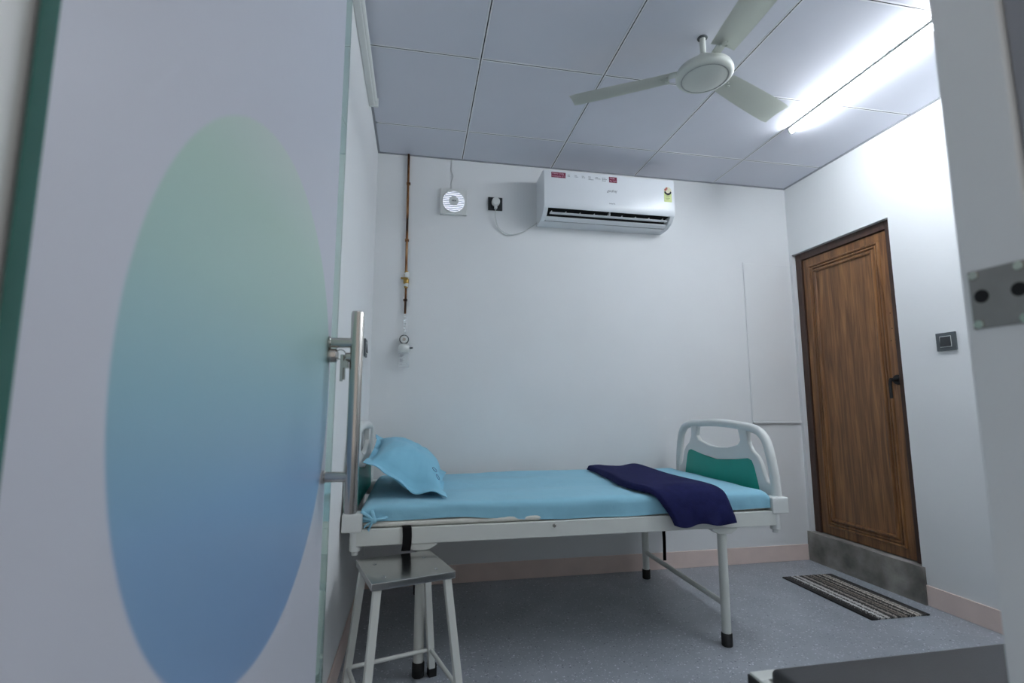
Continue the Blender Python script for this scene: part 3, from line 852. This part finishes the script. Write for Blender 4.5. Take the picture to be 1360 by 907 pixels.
# row of tiny grey marks between the stickers
bm = bmesh.new(); rnd = random.Random(8)
for k in range(6):
    x = .905 + k*.046
    for row in range(2 if k not in (3, 5) else 3):
        n_ = rnd.randint(2, 4); xx_ = x + rnd.uniform(0, .004)
        for q in range(n_):
            w = rnd.uniform(.004, .008)
            box(bm, xx_, xx_+w, YS-.0004, YS+.001, 2.474-row*.009, 2.4765-row*.009); xx_ += w+.0025
obj('small_print', bm, INK, fp)['kind'] = 'stuff'
text_part('logo', 'godrej', .025, (1.200, YS-.0006, 2.392), FR, INK, ac, shear=.35)
text_part('logo', 'INVERTER', .0095, (1.200, YS-.0006, 2.307), FR, INK, ac)
en = sticker('energy_label', 1.562, 1.615, 2.350, 2.412, LIME); en['label'] = 'pale lime energy rating label'
bm = bmesh.new(); lathe(bm, [(.0265, YS-.0006), (.0265, YS+.001)], 28, (1.5885, 0, 2.425), 'y'); obj('rating_dial', bm, CREAM, fp)
bm = bmesh.new()
for a0, a1 in ((95, 130), (132, 178)):
    pts = [(1.5885+.0255*math.cos(math.radians(a)), 2.425+.0255*math.sin(math.radians(a))) for a in range(a0, a1+1, 6)]
    pts += [(1.5885+.011*math.cos(math.radians(a)), 2.425+.011*math.sin(math.radians(a))) for a in range(a1, a0-1, -6)]
    prism(bm, pts, YS-.0010, YS-.0004, 'xz')
obj('rating_wedge', bm, RED_INK, fp)
bm = bmesh.new()
pts = [(1.5885+.0262*math.cos(math.radians(a)), 2.423+.0262*math.sin(math.radians(a))) for a in range(190, 351, 8)]
pts += [(1.5885+.017*math.cos(math.radians(a)), 2.427+.017*math.sin(math.radians(a))) for a in range(350, 189, -8)]
prism(bm, pts, YS-.0010, YS-.0004, 'xz'); obj('rating_band', bm, DARK, fp)
bm = bmesh.new()
for k, (w0, w1) in enumerate(((.010, .042), (.012, .034), (.010, .040), (.014, .030))):
    box(bm, 1.562+w0, 1.562+w1, YS-.0009, YS-.0004, 2.392-k*.009, 2.3945-k*.009)
obj('small_print', bm, mat('olive_ink', (128, 140, 84), .5, var=.03), fp)['kind'] = 'stuff'

# ================================================================== EXHAUST FAN
ef = thing('exhaust_fan', 'small square white exhaust fan high on the back wall', 'exhaust fan', (.205, D, 2.322))
hw_ = .086
bm = bmesh.new(); box(bm, -hw_, hw_, -.020, 0, -hw_, hw_); bevel(bm, .006, 3); obj('housing', bm, WHITE_PLASTIC, ef)
bm = bmesh.new(); lathe(bm, [(.073, -.0205), (.074, -.0245), (.070, -.026), (.068, -.0205)], 40, (0, 0, 0), 'y'); obj('grille_ring', bm, WHITE_PLASTIC, ef, 40)
bm = bmesh.new(); lathe(bm, [(.068, -.0203), (.068, -.0207)], 40, (0, 0, 0), 'y'); obj('grille_backing', bm, mat('daylight_behind_fan', (240, 244, 255), .4, emit=.7), ef)
SLAT = mat('glossy_slat', (196, 199, 205), .25, var=.005)
for k in range(11):
    z = -.060 + .012*k; w = math.sqrt(max(0, .0675**2-z*z))
    bm = bmesh.new(); box(bm, -w, w, -.0275, -.0262, z-.0034, z+.0034, Matrix.Translation((0, -.026, z)) @ Matrix.Rotation(math.radians(-8), 4, 'X') @ Matrix.Translation((0, .0268, -z)))
    obj('slat', bm, SLAT, ef)
bm = bmesh.new(); lathe(bm, [(.030, -.030), (.0315, -.033), (.030, -.036), (.02, -.0372)], 32, (0, 0, 0), 'y'); hubc = obj('centre_cap', bm, WHITE_PLASTIC, ef, 40)
bm = bmesh.new()
for x in (-.013, -.003, .007): box(bm, x, x+.006, -.0378, -.0368, -.005, .004)
obj('logo', bm, INK, hubc)
bm = bmesh.new(); tube(bm, smooth_path([(-.012, -.004, hw_+.001), (-.016, -.004, hw_+.05), (-.004, -.004, hw_+.09), (-.018, -.004, hw_+.13), (-.016, -.004, hw_+.17), (-.014, -.004, H-2.322-.006)], 8), .0022, 8)
obj('cable', bm, CABLE, ef, 60)

# ================================================================== SOCKET, PLUG
sk = thing('wall_socket', 'dark grey square wall socket left of the air conditioner', 'socket', (.476, D, 2.333))
bm = bmesh.new(); box(bm, -.047, .047, -.010, 0, -.044, .044); bevel(bm, .003, 2); obj('plate', bm, SWITCH_DARK, sk)
obj('outlet_face', bbox_bm(-.029, .029, -.012, -.0105, -.029, .029, .001, 1), BLACK_RUBBER, sk)
pg = thing('power_plug', 'white round plug and cable feeding the air conditioner', 'plug', (.476, D-.0125, 2.338))
bm = bmesh.new(); lathe(bm, [(.026, 0), (.027, -.006), (.026, -.03), (.022, -.034), (.002, -.035)], 28, (0, 0, 0), 'y'); box(bm, -.009, .009, -.028, -.006, -.045, -.02)
obj('plug_body', bm, WHITE_PLASTIC, pg, 40)
bm = bmesh.new()
tube(bm, smooth_path([(0, -.016, -.044), (-.002, -.012, -.10), (.022, -.004, -.17), (.085, -.0, -.207), (.17, .0, -.19), (.245, .0, -.142), (.280, -.004, -.115)], 10), .0036, 10)
obj('cable', bm, CABLE, pg, 60)

# ================================================================== OXYGEN PIPE, VALVE, FLOWMETER
pp = thing('oxygen_pipe', 'thin tarnished copper gas pipe running down the back wall', 'pipe', (-.080, D-.016, 0))
bm = bmesh.new(); tube(bm, [(-.003, 0, H-.002), (-.001, 0, 2.2), (.0, 0, 1.845)], .0075, 14); obj('upper_pipe', bm, COPPER, pp, 40)
bm = bmesh.new(); tube(bm, [(.002, 0, 1.765), (.001, 0, 1.585)], .0068, 14); obj('lower_pipe', bm, COPPER, pp, 40)
bm = bmesh.new(); lathe(bm, [(.010, 1.745), (.012, 1.752), (.012, 1.768), (.016, 1.776), (.017, 1.80), (.013, 1.806), (.013, 1.83), (.011, 1.85)], 20, (.002, 0, 0))
tube(bm, [(-.03, -.012, 1.803), (.012, -.016, 1.803)], .006, 10); vlv = obj('valve', bm, BRASS, pp, 40); vlv['label'] = 'brass shut-off valve'
bm = bmesh.new(); lathe(bm, [(.012, 1.807), (.0165, 1.812), (.0165, 1.838), (.012, 1.844)], 20, (.006, 0, 0)); obj('collar', bm, WHITE_PLASTIC, vlv, 40)
bm = bmesh.new(); lathe(bm, [(.011, 1.752), (.0145, 1.757), (.0145, 1.772), (.011, 1.776)], 20, (.004, 0, 0)); obj('collar', bm, WHITE_PLASTIC, vlv, 40)
for z in (2.42, 2.05, 1.67):
    bm = bmesh.new(); box(bm, -.012, .012, -.009, .016, z-.006, z+.006); bevel(bm, .002, 1)
    obj('pipe_clip', bm, COPPER, pp)
fm = thing('oxygen_flowmeter', 'small oxygen flowmeter with dial and humidifier bottle under the copper pipe', 'flowmeter', (-.080, D-.018, 0))
bm = bmesh.new(); tube(bm, [(.002, 0, 1.583), (.0, 0, 1.45)], .0058, 12)
for k in range(6): lathe(bm, [(.0065, 1.465+k*.018), (.0078, 1.468+k*.018), (.0065, 1.472+k*.018)], 14, (.001, 0, 0))
obj('flow_tube', bm, CLEAR, fm, 40)
bm = bmesh.new(); lathe(bm, [(.028, -.002), (.029, -.016), (.026, -.02)], 28, (0, 0, 1.425), 'y'); g_ = obj('dial_rim', bm, SWITCH, fm, 40)
bm = bmesh.new(); lathe(bm, [(.0225, -.0205), (.0215, -.0225)], 28, (0, 0, 1.425), 'y'); obj('dial_face', bm, WHITE_PLASTIC, g_)
bm = bmesh.new(); lathe(bm, [(.010, -.0226), (.009, -.030)], 20, (0, 0, 1.425), 'y'); obj('dial_knob', bm, CHROME, g_)
bm = bmesh.new(); lathe(bm, [(.012, 1.398), (.030, 1.388), (.034, 1.372), (.034, 1.348), (.030, 1.343)], 26, (0, -.02, 0)); obj('bottle_cap', bm, WHITE_PLASTIC, fm, 40)
bm = bmesh.new(); tube(bm, [(.03, -.02, 1.372), (.052, -.022, 1.374)], .005, 10); obj('outlet_nozzle', bm, SWITCH, fm)
bm = bmesh.new(); lathe(bm, [(.031, 1.342), (.033, 1.335), (.033, 1.262), (.030, 1.256), (.002, 1.256)], 26, (0, -.02, 0)); bt = obj('humidifier_bottle', bm, CLEAR, fm, 40)
bm = bmesh.new()
for k, z in enumerate((1.325, 1.318, 1.300, 1.293, 1.286, 1.270)):
    box(bm, -.022, -.022+(.016 if k % 3 else .024), -.0545, -.0538, z, z+.002)
obj('printed_scale', bm, INK, bt)

# ================================================================== SWITCHES
def switch(nm, label, loc, rz):
    t = thing(nm, label, 'switch', loc, rz)
    bm = bmesh.new(); box(bm, -.048, .048, -.010, 0, -.046, .046); bevel(bm, .0025, 2); obj('plate', bm, SWITCH, t)
    bm = bmesh.new()
    for b_ in ((-.028, .028, .0255, .028), (-.028, .028, -.028, -.0255), (-.028, -.0255, -.0255, .0255), (.0255, .028, -.0255, .0255)):
        box(bm, b_[0], b_[1], -.0115, -.0102, b_[2], b_[3])
    obj('bezel', bm, WHITE_PLASTIC, t)
    bm = bmesh.new(); prism(bm, [(-.0102, -.025), (-.0102, .025), (-.0125, .025), (-.0165, -.025)], -.025, .025, 'yz'); obj('rocker', bm, SWITCH_DARK, t)
    return t
switch('light_switch', 'charcoal light switch with white bezel on the wall right of the wooden door', (XR, 2.048, 1.352), math.radians(-90) if False else math.radians(270))
switch('bed_switch', 'charcoal switch on the left wall partly behind the door handle', (XL, 2.706, 1.33), math.radians(90))

# ================================================================== CEILING FAN
cf = thing('ceiling_fan', 'white three bladed ceiling fan below the tiled ceiling', 'ceiling fan', (1.185, 1.789, H))
bm = bmesh.new(); tube(bm, [(0, 0, .0), (0, 0, -.115)], .0125, 16); obj('down_rod', bm, FAN, cf, 40)
bm = bmesh.new(); lathe(bm, [(.017, -.0008), (.022, -.003), (.021, -.006), (.013, -.007)], 20); obj('ceiling_collar', bm, SWITCH, cf, 40)
bm = bmesh.new(); lathe(bm, [(.016, -.085), (.030, -.092), (.045, -.105), (.049, -.125), (.047, -.135)], 28); obj('lower_canopy', bm, FAN, cf, 40)
bm = bmesh.new(); lathe(bm, [(.045, -.136), (.09, -.143), (.112, -.155), (.118, -.170), (.118, -.181), (.110, -.190), (.098, -.195), (.094, -.1935), (.090, -.196), (.05, -.206), (.004, -.209)], 48)
obj('motor_housing', bm, FAN, cf, 50)
bm = bmesh.new(); lathe(bm, [(.0945, -.1925), (.0975, -.1958), (.0935, -.1958), (.0925, -.1945)], 48); obj('trim_ring', bm, mat('pale_grey_ring', (172, 176, 172), .5, var=.02), cf, 40)
for adeg in (148, 23, 266):
    a = math.radians(adeg)
    bm = bmesh.new()
    box(bm, .075, .19, -.020, .020, -.1475, -.1440); bevel(bm, .001, 1)
    mtx = Matrix.Rotation(a, 4, 'Z')
    bmesh.ops.transform(bm, matrix=mtx, verts=bm.verts)
    br = obj('blade_bracket', bm, FAN, cf)
    bm = bmesh.new(); NB = 16; rows = []
    for i in range(NB+1):
        t = i/NB; x = .145 + (.585-.145)*t
        w = .050 + .012*math.sin(math.pi*min(1, t*1.2)*.5)
        if t > .97: w *= .93
        pitch = math.radians(11)
        row = []
        for j in range(9):
            v = (j/8*2-1); yy = v*w; zz = -.152 + -math.tan(pitch)*yy - .006*v*v
            row.append(bm.verts.new((x, yy, zz)))
        rows.append(row)
    for A_, B_ in zip(rows, rows[1:]):
        for j in range(8): bm.faces.new((A_[j], A_[j+1], B_[j+1], B_[j]))
    bmesh.ops.solidify(bm, geom=bm.faces[:], thickness=.0022)
    bmesh.ops.transform(bm, matrix=mtx, verts=bm.verts)
    bl = obj('blade', bm, FAN, cf, 30)
    for sx_, sy_ in ((.155, .012), (.155, -.012), (.178, 0)):
        bm = bmesh.new(); lathe(bm, [(.005, -.158), (.004, -.161), (.001, -.162)], 10, (sx_, sy_, 0)); bmesh.ops.transform(bm, matrix=mtx, verts=bm.verts)
        obj('screw', bm, FAN, br)

# ================================================================== TUBE LIGHT AND UNLIT BATTEN
def tube_light(label, yc, TY):
    tl = thing('tube_light', label, 'light', (2.086, yc, H), group='tube lights along the ceiling grid')
    obj('batten_base', bbox_bm(-.020, .020, -TY, TY, -.010, -.001, .002, 1), WHITE_PLASTIC, tl)
    bm = bmesh.new(); tube(bm, [(0, -TY+.012, -.020), (0, TY-.012, -.020)], .0115, 16); obj('lamp_tube', bm, TUBE, tl, 40)
    for s_ in (-1, 1):
        bm = bmesh.new(); lathe(bm, [(.013, min(s_*(TY-.012), s_*TY)), (.013, max(s_*(TY-.012), s_*TY))], 18, (0, 0, -.020), 'y'); obj('end_cap', bm, WHITE_PLASTIC, tl, 40)
tube_light('lit white tube light fixed along the ceiling grid near the right wall', 1.75, .60)
tube_light('short lit tube light added out of view to brighten the lower room', .80, .30)  # added lamp, unseen behind the right jamb, lifts the lower room

bt_ = thing('wall_batten', 'unlit white batten fitting at the top of the left wall', 'light', (XL, 1.86, 2.572))
bm = bmesh.new(); box(bm, .0005, .030, -.60, .60, -.022, .022); bevel(bm, .006, 3); obj('batten_base', bm, WHITE_PLASTIC, bt_)
bm = bmesh.new(); tube(bm, [(.031, -.58, 0), (.031, .58, 0)], .013, 14); obj('diffuser', bm, WHITE_PLASTIC, bt_, 40)
for s_ in (-1, 1):
    bm = bmesh.new(); box(bm, .0005, .047, s_*.6-.0, s_*.6+s_*.012, -.024, .024) if s_ > 0 else box(bm, .0005, .047, -.612, -.6, -.024, .024); bevel(bm, .003, 2); obj('end_cap', bm, WHITE_PLASTIC, bt_)
